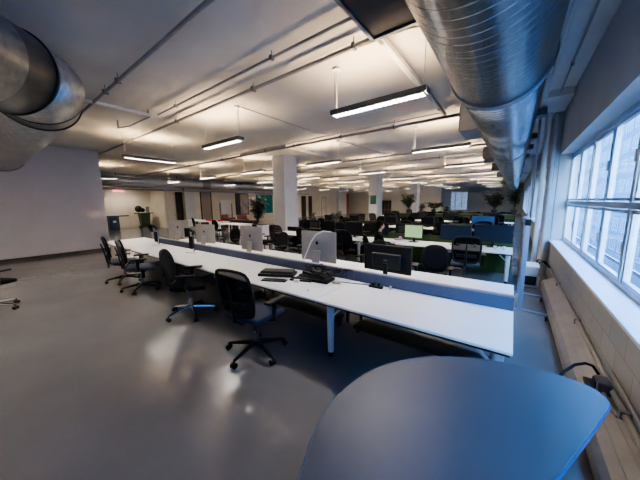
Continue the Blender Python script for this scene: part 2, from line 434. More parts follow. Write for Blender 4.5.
DX, DZ = -.27, 3.50
dr = empty('spiral_duct', (0, 0, 0), 'large round galvanised spiral duct running beside the windows under the ceiling', 'air duct')
duct_mesh('near_section', [(DX,-2.5,DZ),(DX,1,DZ),(DX,3.95,DZ)], [.50]*3, M['spiral'], dr)
duct_mesh('far_section', [(DX,3.95,DZ),(DX,9.5,DZ),(DX,18,DZ),(DX,30,DZ),(DX,44.9,DZ)], [.475]*5, M['spiral'], dr)
for y, r in ((3.87,.507),(3.97,.50),(9.5,.48),(15,.48),(21,.48)): ring_mesh((DX,y,DZ), (0,1,0), r, .016, M['cap'], dr)
for y in (2.0, 6.8, 11.5, 16.5):
    MB().cyl((DX-.46,y,DZ+.1),(DX-.46,y,CZ),.006).cyl((DX+.46,y,DZ+.1),(DX+.46,y,CZ),.006).build('hanger_rod', M['dark'], dr)
# side take-offs
for k, (y, z0, z1, xl) in enumerate(((6.0,3.26,3.80,-1.0),(10.2,3.24,3.62,-.95),(14.4,3.24,3.6,-.95),(18.6,3.24,3.6,-.95))):
    t = MB().box(xl, DX-.30, y, y+.9, z0, z1, .008).build('side_outlet', M['greylouver'] if k else M['cap'], dr)
    MB().box(xl-.02, xl, y+.05, y+.85, z0+.04, z1-.04).build('grille', M['dark'], t)
bp = empty('duct_take_off_box', (-1.08, 2.3, 3.9), 'dark blue square duct box above the pendant light, left of the spiral duct', 'duct box')
MB().box(-.37, .40, -1.2, .72, -.12, .1, .01).build('box_body', M['bluepanel'], bp)
MB().box(-.41, -.37, -1.22, .76, -.14, -.09).box(-.41, .40, .72, .76, -.14, -.09).build('flange', M['cap'], bp)

dl = empty('elbow_duct', (0, 0, 0), 'large round metal duct with an elbow above the white wall at left', 'air duct')
duct_mesh('spiral_section', [(-12.9,.70,3.50),(-9,.74,3.51),(-5.75,.755,3.52)], [.48]*3, M['spiral_far'], dl)
duct_mesh('gored_elbow', [(-5.75,.755,3.52),(-5.3,.70,3.52),(-4.98,.46,3.52)], [.48,.485,.485], M['smooth'], dl)
duct_mesh('smooth_section', [(-4.98,.46,3.52),(-3.6,-.92,3.52),(-1.95,-2.57,3.52)], [.495]*3, M['smooth'], dl)
ring_mesh((-5.75,.755,3.52),(1,0,0),.488,.014,M['dark'],dl); ring_mesh((-5.33,.71,3.52),(1,-.45,0),.49,.010,M['dark'],dl)
ring_mesh((-4.98,.46,3.52),(1,-1,0),.50,.014,M['dark'],dl); ring_mesh((-12.9,.70,3.50),(1,0,0),.488,.02,M['cap'],dl)
for x in (-6.4, -9.5): MB().cyl((x,1.2,3.6),(x,1.2,CZ),.008).cyl((x,.28,3.6),(x,.28,CZ),.008).build('hanger_rod', M['dark'], dl)

df = empty('wall_duct', (-21.9, 10, 3.58), 'horizontal grey duct high along the far left wall', 'air duct')
duct_mesh('duct_run', [(0,-6.6,0),(0,0,0),(0,9,0),(0,15,0)], [.34]*4, M['smooth'], df, 24)
MB().box(-.45,-.2,-6.6,17,-.62,-.52).build('lower_ledge', M['pipe'], df)
for y in (-4,0,4,8): MB().box(-.01,.01,y,y+.04,.3,.52).build('hanger_rod', M['dark'], df)

# ------------------------------------------------------------------ ceiling pipes
def pipe(name, label, segs, r, m, clamps=(), z=None, cat='pipe'):
    p = empty(name, segs[0][0], label, cat); o = Vector(segs[0][0])
    mb = MB()
    for pts in segs: mb.tube([Vector(q)-o for q in pts], r, 8)
    mb.build('tube', m, p, smooth=True)
    for c in clamps:
        c = Vector(c)-o; h = CZ-(c.z+o.z)
        MB().box(c.x-.02,c.x+.02,c.y-r-.015,c.y+r+.015,c.z-r-.008,c.z+r+.008).cyl((c.x,c.y,c.z),(c.x,c.y,c.z+h),.006,n=6).build('clamp', M['pipe_dark'], p)
    return p
pipe('ceiling_pipe','straight grey pipe under the ceiling just beyond the left elbow duct',[[(-13.7,1.71,3.97),(WX,1.71,3.97)]],.028,M['pipe'],[(x,1.71,3.97) for x in (-11,-8.6,-6.2,-5.5,-2.5)])
pipe('ceiling_conduit','thin dark conduit crossing the ceiling, ending at a white strut at left',[[(-6.9,2.87,4.0),(-1.45,2.87,4.0)]],.020,M['pipe'],[(x,2.87,4.0) for x in (-6,-3)])
pipe('ceiling_pipe','dark grey sprinkler pipe in front of the nearest two pendant lights',[[(-13.7,3.34,3.98),(-.75,3.34,3.98)]],.030,M['pipe'],[(x,3.34,3.98) for x in (-10,-7,-4,-1.9)])
pipe('ceiling_conduit','pale conduit running beside the dark sprinkler pipe',[[(-13.0,3.46,4.02),(-2.0,3.46,4.02),(-1.2,3.5,4.02),(-.7,3.7,4.02)]],.012,M['pipe_light'])
pipe('ceiling_pipe','grey pipe with hangers crossing in front of the nearest column top',[[(-22.2,7.16,3.92),(-1.0,7.16,3.92)]],.040,M['pipe'],[(x,7.16,3.92) for x in (-14,-11,-8,-6.5,-4.5,-2.8)])
pipe('ceiling_conduit','pale thin conduit above the grey pipe near the column top',[[(-12,7.02,4.0),(-1.5,7.02,4.0)]],.014,M['pipe_light'])
pipe('sprinkler_main','thick white pipe on the ceiling near the nearest pendant light, beside the spiral duct',[[(-1.55,3.05,4.0),(-1.55,7.25,4.0)]],.055,M['pipe_light'],[(-1.55,3.4,4.0),(-1.55,6.6,4.0)])
pipe('ceiling_conduit','thin conduit running away from the canopy of the middle pendant light',[[(-5.15,3.95,4.07),(-5.15,7.1,4.07)]],.012,M['pipe'])
pipe('ceiling_conduit','thin conduit leaving the canopy of the pendant light beside the column',[[(-5.15,8.2,4.07),(-4.9,12.2,4.07)]],.012,M['pipe'])
pipe('ceiling_conduit','thin conduit along the ceiling from the white sprinkler main',[[(-1.0,4.4,4.05),(-1.1,5.9,4.05),(-1.05,6.0,4.05)]],.010,M['pipe'])
for k, Y in enumerate((11.4, 13.4, 17.6, 21.9, 26.2)):
    pipe('ceiling_pipe', 'dark grey ceiling pipe crossing the far hall, %s beyond the nearest column' % ORD[k],[[(-22.2,Y,3.92),(-.9,Y,3.92)]],.040,M['pipe'],[(x,Y,3.92) for x in (-12,-7,-3)])
pipe('window_conduit','painted conduit bundle on the ceiling right of the spiral duct',[[(.30,-2.5,3.93),(.30,30,3.93)],[(.36,-2.5,4.0),(.36,30,4.0)],[(.25,-2.5,4.02),(.25,30,4.02)]],.020,M['pipe_light'],[(.3,y,3.93) for y in (1,3.2,5.5,8,10.5,13)])
pipe('window_pipe','slim painted pipe on the ceiling above the windows',[[(.57,-2.5,4.04),(.57,8.5,4.04)]],.014,M['pipe'],[(.57,y,4.04) for y in (2,4,6)])
pipe('riser_pipe','white vertical riser pipe on the pilaster, closer to the windows',[[(.66,8.54,.0),(.66,8.54,3.75),(.62,8.45,3.9)]],.045,M['wall_win'],[])
pipe('riser_pipe','white vertical riser pipe on the pilaster, farther from the windows',[[(.50,8.56,.0),(.50,8.56,4.0)]],.055,M['wall_win'],[])
pipe('riser_pipe','slender conduit dropping down beside the two white risers',[[(.36,8.9,0),(.36,8.9,4.0)]],.028,M['frame'],[])
for k, (x, y, z) in enumerate(((.33,7.9,3.82),(.30,10.6,3.82),(.30,12.6,3.82),(.28,15.0,3.82))):
    jb = MB().box(-.09,.09,-.12,.12,-.07,.09,.01).box(-.02,.02,-.3,.3,-.10,-.07).build('junction_box', M['grey']); jb.location = (x,y,z)
    tag(jb, 'dark junction box on the conduit bundle beside the spiral duct, %s from the camera' % ORD[k], 'junction box', 'junction boxes on the conduits')
# white strut trapeze at the left
st = empty('unistrut_trapeze', (-7,2.2,3.97), 'white strut bar with a dark bent rail hanging near the left elbow duct', 'bracket')
MB().box(-.03,.03,-.62,.55,-.02,.03).build('strut_bar', M['white'], st)
MB().tube([(-1.35,.28,.10),(-1.35,.28,-.10),(-.9,.40,-.10),(0,.54,-.02)], .02, 6).build('bent_rail', M['pipe'], st)
MB().tube([(0,.50,.12),(0,.50,0)], .015, 6).build('hanger_rod', M['dark'], st)

# ------------------------------------------------------------------ pendant lights
def make_light():
    r = empty('pendant_light', (0,0,0), None, 'light')
    TROUGH = [(-.09,0),(-.09,.072),(-.083,.072),(-.078,.030),(.078,.030),(.083,.072),(.09,.072),(.09,0),(.075,0),(.07,.02),(-.07,.02),(-.075,0)]
    MB().extr(TROUGH, 'x', -.76, .76).box(-.775,-.76,-.09,.09,0,.072).box(.76,.775,-.09,.09,0,.072).build('housing', M['lamp_off'], r)
    MB().box(-.74,.74,-.062,.062,.012,.018).build('tube_panel', M['lit'], r)
    lv = MB()
    for k in range(20): x = -.74+k*1.48/19; lv.box(x-.006,x+.006,-.07,.07,-.022,.012)
    lv.box(-.75,.75,-.004,.004,-.018,.012).box(-.75,.75,-.075,-.068,-.014,.012).box(-.75,.75,.068,.075,-.014,.012)
    lv.build('louver', M['louver'], r)
    MB().box(-.70,.70,-.045,.045,.0305,.036).build('uplight_strip', M['litup'], r)
    for x in (-.74, .72): MB().cyl((x,0,.06),(x,0,.735),.004,n=6).build('suspension_cable', M['pipe'], r)
    MB().lathe([(.075,.70),(.075,.715),(.055,.738)], (-.70,0,0), 20).build('canopy', M['white'], r, smooth=True)
    MB().cyl((-.70,.0,.06),(-.70,0,.72),.008,n=6).build('power_cord', M['pipe_light'], r)
    return r
proto = make_light()
LZ = 3.36
rows = [3.88+4.27*k for k in range(8)]
xs = [-1.83, -5.94, -10.04, -14.1, -18.2]
first = True
for i, Y in enumerate(rows):
    for j, X in enumerate(xs):
        if i == 0 and j >= 2: continue
        lab = 'louvered pendant light, %s from the window side in the %s row from the camera' % (ORD[j], ORD[i])
        if first:
            o = proto; o.location = (X,Y,LZ); o['label'] = lab; o['group'] = 'pendant lights in rows'; first = False
        else: o = dup(proto, (X,Y,LZ), 0, lab, 'pendant lights in rows')
        # the canopy with its cord hangs at the left end of the nearest fixture, at the right end of the second
        if (i, j) in ((0, 1), (1, 1)): o.rotation_euler.z = PI
dup(proto, (-9.75,3.70,LZ), PI/2, 'pendant light turned lengthwise, hanging just right of the white wall at left', 'pendant lights in rows')
# pendants added to brighten the area behind the white wall and behind the camera
dup(proto, (-18.0,4.2,LZ), PI/2, 'added pendant light brightening the recess before the exit doors', 'pendant lights in rows')
dup(proto, (-10.0,-1.6,LZ), 0, 'unseen pendant light added behind the viewer on the left', 'pendant lights in rows')
dup(proto, (-5.9,-1.6,LZ), 0, 'unseen pendant light added behind the viewer, middle one', 'pendant lights in rows')

# ------------------------------------------------------------------ desks
def desk_unit(x0, x1, y0, y1, label, group, legs, foot_side, m=M['laminate'], mleg=M['white']):
    cx, cy = (x0+x1)/2, (y0+y1)/2
    r = empty('desk', (cx, cy, 0), label, 'desk', group); hx = (x1-x0)/2; hy = (y1-y0)/2
    MB().box(-hx+.002, hx-.002, -hy, hy, .695, .72, .003).build('desktop', m, r)
    MB().box(-hx+.02, hx-.02, -hy+.012, hy-.02, .672, .694).build('under_frame', M['dark'], r)
    for lx in legs:
        s = 1 if lx > 0 else -1
        ly = (-hy+.09)*foot_side
        mb = MB().tube([(lx-.0, ly, .66), (lx, ly*1.0, .06)], .032, 10, radii=[.05, .036])
        mb.box(lx-.03, lx+.03, min(ly,0)-.02, max(ly,0)+.02, .625, .672)
        mb.tube([(lx,ly,.50),(lx+(-.16 if lx > .6 else .16),ly,.66)], .014, 6)
        lg = mb.build('leg', mleg, r, smooth=True)
        MB().cyl((lx,ly,.0),(lx,ly,.085),.032).build('foot', M['blackp'], lg)
    return r
U = [.08,-1.87,-3.82,-5.77,-7.72,-9.0,-10.75]
YF, YC, YB = 2.365, 3.34, 4.40
for i in range(6):
    x1, x0 = U[i], U[i+1]; hx = (x1-x0)/2
    legs = [hx-.10] if i == 0 else []
    legs.append(-hx+.17 if i == 0 else -hx+.05)
    g = 'white desks of the nearest bench'
    desk_unit(x0, x1, YF, (YC-.015 if i < 5 else YC+.25), 'white desk of the nearest bench facing the camera, %s from the window side' % ORD[i], g, legs, 1, mleg=M['white'] if i < 1 else M['dark'])
    if i == 5: continue
    desk_unit(x0, x1, YC+.045, YB, 'white desk on the far side of the nearest bench divider, %s from the window side' % ORD[i], g, legs, -1)
    p = empty('desk_divider', ((x0+x1)/2, YC+.015, 0), 'blue-grey divider panel of the nearest bench, %s from the window side' % ORD[i], 'divider', 'divider panels of the nearest bench')
    MB().box(-hx+.004, hx-.004, -.024, .024, .30, .865, .004).build('panel', M['panel'], p)
    MB().box(-hx+.002, hx-.002, -.03, .03, .866, .882, .003).build('top_cap', M['cap'], p)
    for s in (-1, 1): MB().box(s*(hx-.12)-.02, s*(hx-.12)+.02, -.02, .02, 0, .30).build('foot', M['dark'], p)
    t = MB().box(x0+.15, x1-.15, YC-.30, YC-.05, .10, .16, .01).box(x0+.15, x0+.18, YC-.2, YC-.1, 0, .10).box(x1-.18, x1-.15, YC-.2, YC-.1, 0, .10).build('cable_tray', M['dark'])
    tag(t, 'black cable tray on the floor under the nearest bench, %s from the window side' % ORD[i], 'cable tray', 'cable trays under the nearest bench')

def bench(idx, Y0, n, col_m, xr=.05):
    nm = ['second', 'third', 'fourth', 'fifth', 'sixth'][idx]
    for i in range(n):
        x1 = xr-1.95*i; x0 = x1-1.95; hx = .975
        for side, (a, b) in (('near', (Y0, Y0+.96)), ('far', (Y0+1.04, Y0+2.0))):
            desk_unit(x0, x1, a, b, 'white desk on the %s side of the %s bench row, %s from the window side' % (side, nm, ORD[i]), 'white desks of the %s bench row' % nm,
                      [hx-.08] if i == 0 else [-hx+.04], 1 if side == 'near' else -1)
        p = empty('desk_divider', ((x0+x1)/2, Y0+1.0, 0), 'green fabric divider of the %s bench row, %s from the window side' % (nm, ORD[i]), 'divider', 'green dividers of the %s bench row' % nm)
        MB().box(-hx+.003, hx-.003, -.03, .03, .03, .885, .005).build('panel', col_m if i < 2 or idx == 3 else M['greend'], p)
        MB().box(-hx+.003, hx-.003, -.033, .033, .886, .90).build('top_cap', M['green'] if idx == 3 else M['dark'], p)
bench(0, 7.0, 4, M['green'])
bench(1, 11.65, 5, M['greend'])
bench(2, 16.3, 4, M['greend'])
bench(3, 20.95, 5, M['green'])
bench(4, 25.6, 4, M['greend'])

# left tables in the continuation of the second row
for i, (x0, x1, y0, y1, lab) in enumerate(((-14.2,-12.2,8.7,9.7,'white table with white legs behind the nearest bench, closest to the column'),
                                           (-17.6,-15.3,9.3,10.3,'white table with red things on it, behind the far end of the nearest bench'),
                                           (-19.9,-17.7,9.3,10.3,'white table nearest the far left doors'))):
    t = empty('table', ((x0+x1)/2,(y0+y1)/2,0), lab, 'table'); hx = (x1-x0)/2; hy = (y1-y0)/2
    MB().box(-hx,hx,-hy,hy,.69,.72,.004).build('tabletop', M['laminate'], t)
    MB().box(-hx+.02,hx-.02,hy-.08,hy-.04,.25,.69).build('modesty_panel', M['dark'], t)
    for s in (-1,1): MB().box(s*(hx-.05)-.03,s*(hx-.05)+.03,-hy+.03,-hy+.10,0,.69,.004).box(s*(hx-.05)-.03,s*(hx-.05)+.03,-hy+.03,hy-.1,.62,.69).box(s*(hx-.05)-.03,s*(hx-.05)+.03,hy-.16,hy-.1,0,.69).build('leg_frame', M['white'], t)
sh = tag(MB().box(-16.0,-13.4,10.6,11.0,0,.80,.01).build('low_cabinet', M['dark']), 'long low dark cabinet behind the white tables at left', 'cabinet')
for i, (x, y, z) in enumerate(((-16.5,9.6,.72),(-17.2,9.8,.72),(-15.9,9.9,.72))):
    mb = MB().box(-.16,.16,-.11,.11,0,.05,.008).box(-.13,.13,-.09,.09,.05,.09,.008)
    o = mb.build('folder', M['redobj']); o.location = (x,y,z+.001); o.rotation_euler.z = .4*i
    tag(o, 'red folder lying on the white table at left, %s' % ['middle one of three','leftmost of three','rightmost of three'][i], 'folder', 'red folders on the left table')

# ------------------------------------------------------------------ near D-shaped table
tp = [(-.66,.73),(-.735,.92),(-.772,1.10),(-.765,1.31),(-.72,1.52),(-.62,1.72),(-.482,1.885),(-.31,2.02),(-.118,2.122),(.06,2.185),(.229,2.216),(.37,2.215),(.467,2.187),(.505,2.14),(.522,2.085),(.512,2.02),
      (.44,1.84),(.365,1.66),(.245,1.38),(.08,1.0),(-.06,.66),(-.17,.42),(-.25,.36),(-.36,.36),(-.48,.43),(-.58,.56)]
def cr_smooth(P, k=3, sharp=()):
    out = []; n = len(P)
    for i in range(n):
        p0, p1, p2, p3 = P[i-1], P[i], P[(i+1) % n], P[(i+2) % n]
        for q in range(k):
            t = q/k
            out.append(tuple(.5*((2*p1[c])+(-p0[c]+p2[c])*t+(2*p0[c]-5*p1[c]+4*p2[c]-p3[c])*t*t+(-p0[c]+3*p1[c]-3*p2[c]+p3[c])*t**3) for c in range(2)))
    return out
ts = cr_smooth(tp)
nt_ = empty('meeting_table', (-.12,1.3,0), 'large blue-grey rounded D-shaped table in the near right corner', 'table')
ts = [(x+.12, y-1.3) for x, y in ts]
MB().prism(ts, .706, .7305).build('tabletop', M['tabletop'], nt_)
ctr = (0, 0)
MB().prism([(x*.997, y*.997) for x, y in ts], .698, .7055).build('underside', M['dark'], nt_)
MB().tube([(x, y, .7185) for x, y in ts], .0125, 6, closed=True).build('edge_band', M['tableedge'], nt_, smooth=True)
MB().cyl((0,0,.03),(0,0,.69),.045,n=20).lathe([(.0,.66),(.22,.67),(.22,.695),(0,.697)],n=20).build('pedestal', M['dark'], nt_, smooth=True)
MB().lathe([(.0,0),(.34,.0),(.34,.012),(.06,.035),(0,.036)],n=32).build('base_plate', M['dark'], nt_, smooth=True)

# ------------------------------------------------------------------ chairs
def rounded(points, k=4): return cr_smooth(points, k)
def make_chair(style):
    r = empty('task_chair', (0,0,0), None, 'chair')
    # seat
    mb = MB().box(-.25,.25,-.22,.26,.455,.52,.03,seg=3)
    for v in mb.bm.verts:
        if v.co.y > .2: v.co.z -= .02
    mb.build('seat', M['fabric'] if style else M['blufab'], r, smooth=True)
    MB().box(-.20,.20,-.17,.2,.425,.456,.01).box(-.06,.06,-.1,.1,.38,.43,.01).build('seat_mechanism', M['blackp'], r)
    # backrest outline in x/z, leaning
    if style == 0: out = [(-.205,.58),(-.235,.75),(-.235,.93),(-.20,1.03),(-.10,1.055),(0,1.06),(.10,1.055),(.20,1.03),(.235,.93),(.235,.75),(.205,.58),(.12,.545),(0,.54),(-.12,.545)]
    else: out = [(-.17,.58),(-.235,.72),(-.24,.86),(-.19,.97),(-.10,1.02),(0,1.03),(.10,1.02),(.19,.97),(.24,.86),(.235,.72),(.17,.58),(.09,.55),(0,.545),(-.09,.55)]
    out = cr_smooth(out, 2)
    def back(x, z): return (x, -.235-.16*(z-.54)**1.15*1.3 + .28*x*x*1.4, z)
    MB().tube([back(x,z) for x, z in out], .016, 8, closed=True).build('backrest_frame', M['blackp'], r, smooth=True)
    g = MB(); cz = .79; N = len(out)
    prev = [g.bm.verts.new(back(x,z)) for x, z in out]
    for s_ in (.75,.5,.25):
        cur = [g.bm.verts.new(back(x*s_, cz+(z-cz)*s_)) for x, z in out]
        for i in range(N): g.bm.faces.new((prev[i],prev[(i+1)%N],cur[(i+1)%N],cur[i]))
        prev = cur
    g.bm.faces.new(prev)
    bo = g.build('backrest_mesh' if style == 0 else 'backrest_pad', M['mesh'] if style == 0 else M['fabric'], r, smooth=True)
    if style:
        md = bo.modifiers.new('solid', 'SOLIDIFY'); md.thickness = .035; md.offset = 0
    # spine + lumbar
    MB().tube([(0,-.02,.42),(0,-.20,.44),(0,-.285,.50),(0,-.30,.62),(0,-.335,.80),(0,-.365,.92)], .02, 8, radii=[.025,.025,.025,.02,.016,.012]).box(-.17,.17,-.305,-.285,.66,.72,.008).build('back_support', M['blackp'], r, smooth=True)
    for s in (-1, 1):
        a = MB().tube([(s*.20,.0,.44),(s*.285,.0,.46),(s*.30,-.01,.56),(s*.30,0,.665)], .018, 8, radii=[.018,.02,.024,.026]).build('armrest_post', M['blackp'], r, smooth=True)
        MB().box(s*.30-.045,s*.30+.045,-.12,.15,.665,.695,.012,seg=2).build('arm_pad', M['blackp'], a, smooth=True)
    MB().cyl((0,0,.10),(0,0,.25),.03).cyl((0,0,.25),(0,0,.40),.016).build('gas_lift', M['steel'], r, smooth=True)
    for k in range(5):
        a = 2*PI*k/5+(.95 if style == 0 else .35); c, s = math.cos(a), math.sin(a)
        sp = MB().tube([(0,0,.125),(.12*c,.12*s,.115),(.33*c,.33*s,.082)], .02, 8, radii=[.035,.026,.016]).build('base_spoke', M['blackp'] if style < 2 else M['steel'], r, smooth=True)
        cs = MB()
        nx, ny = -s, c; ex, ey = .345*c, .345*s
        for q in (-1, 1): cs.cyl((ex+nx*(.006*q), ey+ny*(.006*q), .03), (ex+nx*(.028*q), ey+ny*(.028*q), .03), .03, n=14)
        cs.cyl((ex,ey,.05),(ex,ey,.09),.008,n=6)
        cs.build('caster', M['blackp'], sp, smooth=True)
    return r
chA = make_chair(0); chB = make_chair(1); chC = make_chair(2)
fronts = [(chA, -2.53, 1.96, .14, 'black mesh task chair nearest the camera, pushed toward the white bench, armrest out', 1.1),
          (chC, -4.38, 2.06, -.65, 'black task chair with a chrome base, second from the camera at the white bench', 1.12),
          (None, -6.60, 2.06, -.40, 'black mesh task chair, third from the camera, overlapping the farthest chair at the bench', 1.1),
          (None, -7.72, 2.07, -.30, 'farthest black mesh task chair at the near side of the white bench', 1.08)]
for p, x, y, rz, lab, s in fronts:
    if p is None: dup(chA, (x,y,0), rz, lab, 'task chairs at the nearest bench', (s,s,s))
    else: p.scale = (s,s,s); p.location = (x,y,0); p.rotation_euler.z = rz; p['label'] = lab; p['group'] = 'task chairs at the nearest bench'
dup(chC, (-7.55,-.06,0), .5, 'chair at the left edge of the photo, only its casters in view', 'task chairs at the nearest bench')
backs = [(-1.15,5.05,PI+.1,chB,'black round-backed chair behind the black monitor, closest to the windows'),
         (-2.45,5.15,PI-.2,chB,'black round-backed chair hidden behind the large black monitor'),
         (-4.35,5.35,PI+.5,chA,'black mesh chair with armrests right of the column behind the widest computer'),
         (-5.5,5.15,PI-.1,chB,'black round-backed chair between the two right-hand silver computers'),
         (-7.85,5.2,PI+.15,chB,'black round-backed chair left of the white planter'),
         (-.78,6.35,.15,chA,'black mesh chair facing the green divider, nearest the whiteboard'),
         ]
chB.location = (backs[0][0],backs[0][1],0); chB.rotation_euler.z = backs[0][2]; chB['label'] = backs[0][4]; chB['group'] = 'chairs behind the nearest bench'
for b in backs[1:]: dup(b[3], (b[0],b[1],0), b[2], b[4], 'chairs behind the nearest bench')
for x, rz, k in ((-3.75,.3,'just left of the seated person'),(-5.05,-.2,'behind the widest silver computer'),(-6.25,.1,'right of the column, second along'),(-7.15,-.3,'beside the column')):
    dup(chB if k[0] != 'r' else chA, (x,6.15,0), rz, 'black chair at the second bench row, '+k, 'chairs behind the nearest bench', (1.08,1.08,1.12))
rr = random.Random(5)
spec = [('second', 9.45, PI, 4), ('third', 11.15, 0, 5), ('third', 14.15, PI, 5), ('fourth', 15.8, 0, 4), ('fourth', 18.85, PI, 4), ('fifth', 20.4, 0, 5), ('fifth', 23.4, PI, 5)]
for nm, Y, rz, n in spec:
    for i in range(n+2):
        dup(chB if rr.random() < .6 else chA, (-.8-1.95*n/(n+2)*i+rr.uniform(-.15,.15), Y+rr.uniform(-.08,.08), 0), rz+rr.uniform(-.4,.4),
            'black chair on the %s side of the %s bench row, %s from the window side' % ('near' if rz == 0 else 'far', nm, ORD[i]), 'black chairs of the far bench rows')

# ------------------------------------------------------------------ computers
def bevel_poly(w_, h, r=.012):
    return [(-w_/2+r,0),(w_/2-r,0),(w_/2,r),(w_/2,h-r),(w_/2-r,h),(-w_/2+r,h),(-w_/2,h-r),(-w_/2,r)]
def apple_mark(mb, y, zc, s):
    pts = []
    for k in range(36):
        a = 2*PI*k/36; rad = 1.
        x = math.cos(a)*.92; z = math.sin(a)
        if z > .75: z -= .22*math.exp(-(x/.28)**2)
        if z < -.75: z += .12*math.exp(-(x/.25)**2)
        x *= 1-.10*max(0,-z)
        bite = (x-1.05)**2+(z-.12)**2
        if bite < .2: x -= (.45-math.sqrt(bite))*.75
        pts.append((x*s, z*s+zc))
    mb.extr([(p[0], p[1]) for p in pts], 'y', y-.0015, y)
    mb.extr([(.02*s,zc+1.05*s),(.30*s,zc+1.15*s),(.45*s,zc+1.55*s),(.15*s,zc+1.42*s)], 'y', y-.0015, y)
    return mb
def make_imac(w_=.74, h=.50):
    r = empty('desktop_computer', (0,0,0), None, 'computer')
    # back faces -Y (toward the camera), screen faces +Y
    bm_ = MB(); nx = 9; grid = []
    prof = bevel_poly(w_, h, .012)
    bm_.extr(prof, 'y', -.006, .006)
    b = bm_.build('screen_housing', M['alu'], r)
    # gently bulged back shell
    sh_ = MB(); gr = []
    for i in range(9):
        row = []
        for j in range(7):
            u = i/8*2-1; v = j/6*2-1
            row.append(sh_.bm.verts.new((u*(w_/2-.012), -.006-.03*(1-u*u)**.7*(1-v*v)**.6 if abs(u) < 1 and abs(v) < 1 else -.0061, h/2+v*(h/2-.012))))
        gr.append(row)
    for i in range(8):
        for j in range(6): sh_.bm.faces.new((gr[i][j],gr[i+1][j],gr[i+1][j+1],gr[i][j+1]))
    sh_.build('back_shell', M['alu'], r, smooth=True)
    MB().box(-w_/2+.02,w_/2-.02,.0062,.0075,.09,h-.02).build('screen', M['scr_off'], r)
    apple_mark(MB(), -.0375, h*.62, .034).build('logo', M['blackp'], r)
    MB().extr([(-.0,-.12),(.0,-.12),(.0,-.12)],'x',0,.001) if False else None
    st_ = MB()
    st_.extr([(-.055,.21),(-.036,.21),(-.10,-.085),(-.11,-.085)], 'x', -.085, .085)
    st_.box(-.085,.085,-.11,.10,-.095,-.086)
    s_ = st_.build('stand', M['steel' if False else 'alu'], r)
    MB().cyl((0,-.079,.045),(0,-.0835,.0455),.02,n=16).build('cable_hole', M['dark'], s_)
    return r
im = make_imac(.80,.56)
im_spec = [(-2.86,3.74,.0,(1.0,1,1.0),'widest silver all-in-one computer with a white cable arching over its back, beside the black monitor'),
           (-4.82,3.76,.02,(.93,1,1.0),'silver all-in-one computer with its back to the camera, left of the column'),
           (-6.90,3.80,.20,(.93,1,.93),'silver all-in-one computer second from the left end of the bench'),
           (-8.60,3.86,.45,(.93,1,1.04),'leftmost silver all-in-one computer, near the green bin')]
for i, (x, y, rz, s, lab) in enumerate(im_spec):
    if i == 0: o = im; o.location = (x,y,.816); o.rotation_euler.z = rz; o['label'] = lab; o['group'] = 'silver computers along the nearest bench'
    else: o = dup(im, (x,y,.816), rz, lab, 'silver computers along the nearest bench', s)
    o.rotation_euler.x = 0
wc = MB().tube([(-3.05,3.50,.73),(-3.05,3.56,.88),(-3.02,3.62,1.02),(-2.96,3.65,1.18),(-2.86,3.67,1.32),(-2.72,3.70,1.39),(-2.58,3.74,1.38),(-2.48,3.76,1.34)], .011, 8).build('power_cable', M['wcable'], smooth=True)
tag(wc, 'white cable arching over the back of the widest silver computer', 'cable')

def make_monitor(w_, h, scr, back=False):
    r = empty('monitor', (0,0,0), None, 'monitor')
    MB().box(-w_/2,w_/2,-.018,.018,.12,.12+h,.008).build('housing', M['blackp'], r)
    MB().box(-w_/2+.014,w_/2-.014,-.0195,-.018,.135,.12+h-.014).build('screen', scr, r)
    MB().box(-w_*.3,w_*.3,.018,.045,.18,.12+h*.7,.01).build('back_box', M['dark'], r)
    MB().box(-.035,.035,.03,.055,.01,.26,.005).build('stand_neck', M['blackp'], r)
    MB().box(-.12,.12,-.10,.11,0,.012,.004).build('stand_foot', M['blackp'], r)
    return r
big = make_monitor(.76,.41,M['scr_off']); big.location = (-1.49,3.66,.7205); big.rotation_euler.z = PI-.05
big['label'] = 'large black monitor with its back to the camera on the nearest bench'
MB().box(-.03,.03,.0455,.047,.30,.312).build('brand_plate', M['cap'], big)
def mon(x, y, rz, scr, lab, s=1, w_=.6, h=.36, g=None):
    o = make_monitor(w_,h,scr); o.location = (x,y,.7205); o.rotation_euler.z = rz; o['label'] = lab
    if g: o['group'] = g
    return o
mon(-2.30,7.62,-.12,M['scr_green'],'monitor with a bright pale green screen in front of the seated person',w_=.54,h=.38)
mon(-1.22,7.70,0,M['scr_navy'],'dark navy monitor behind the mesh chair at the second bench row',w_=.74,h=.42)
mon(-.38,7.80,-.03,M['scr_navy'],'wide dark blue monitor at the window end of the second bench row',w_=.82,h=.44)
mon(-.98,12.35,0,M['scr_blue'],'monitor with a glowing blue screen at the third bench row',w_=.80,h=.44)
for k, (x, dx) in enumerate(((-3.4,0),(-4.3,0),(-5.4,0),(-6.5,0))):
    mon(x,7.66,rr.uniform(-.15,.15),M['scr_off'],'black monitor on the near side of the second bench row, %s left of the person' % ORD[k],w_=.62,h=.40,g='black monitors of the far rows')
for nm, Y, n, rz in (('second',8.45,4,PI),('third',12.35,5,0),('third',13.1,5,PI),('fourth',17.0,4,0),('fourth',17.8,4,PI)):
    for i in range(n):
        x = -.95-1.95*i+rr.uniform(-.25,.25)
        if nm == 'third' and rz == 0 and i == 0: continue
        if nm == 'second' and i == 0: continue
        mon(x,Y,rz+rr.uniform(-.2,.2),M['scr_off'],'black monitor on the %s side of the %s bench row, %s from the window side' % ('near' if rz == 0 else 'far', nm, ORD[i]),w_=.58,h=.34,g='black monitors of the far rows')

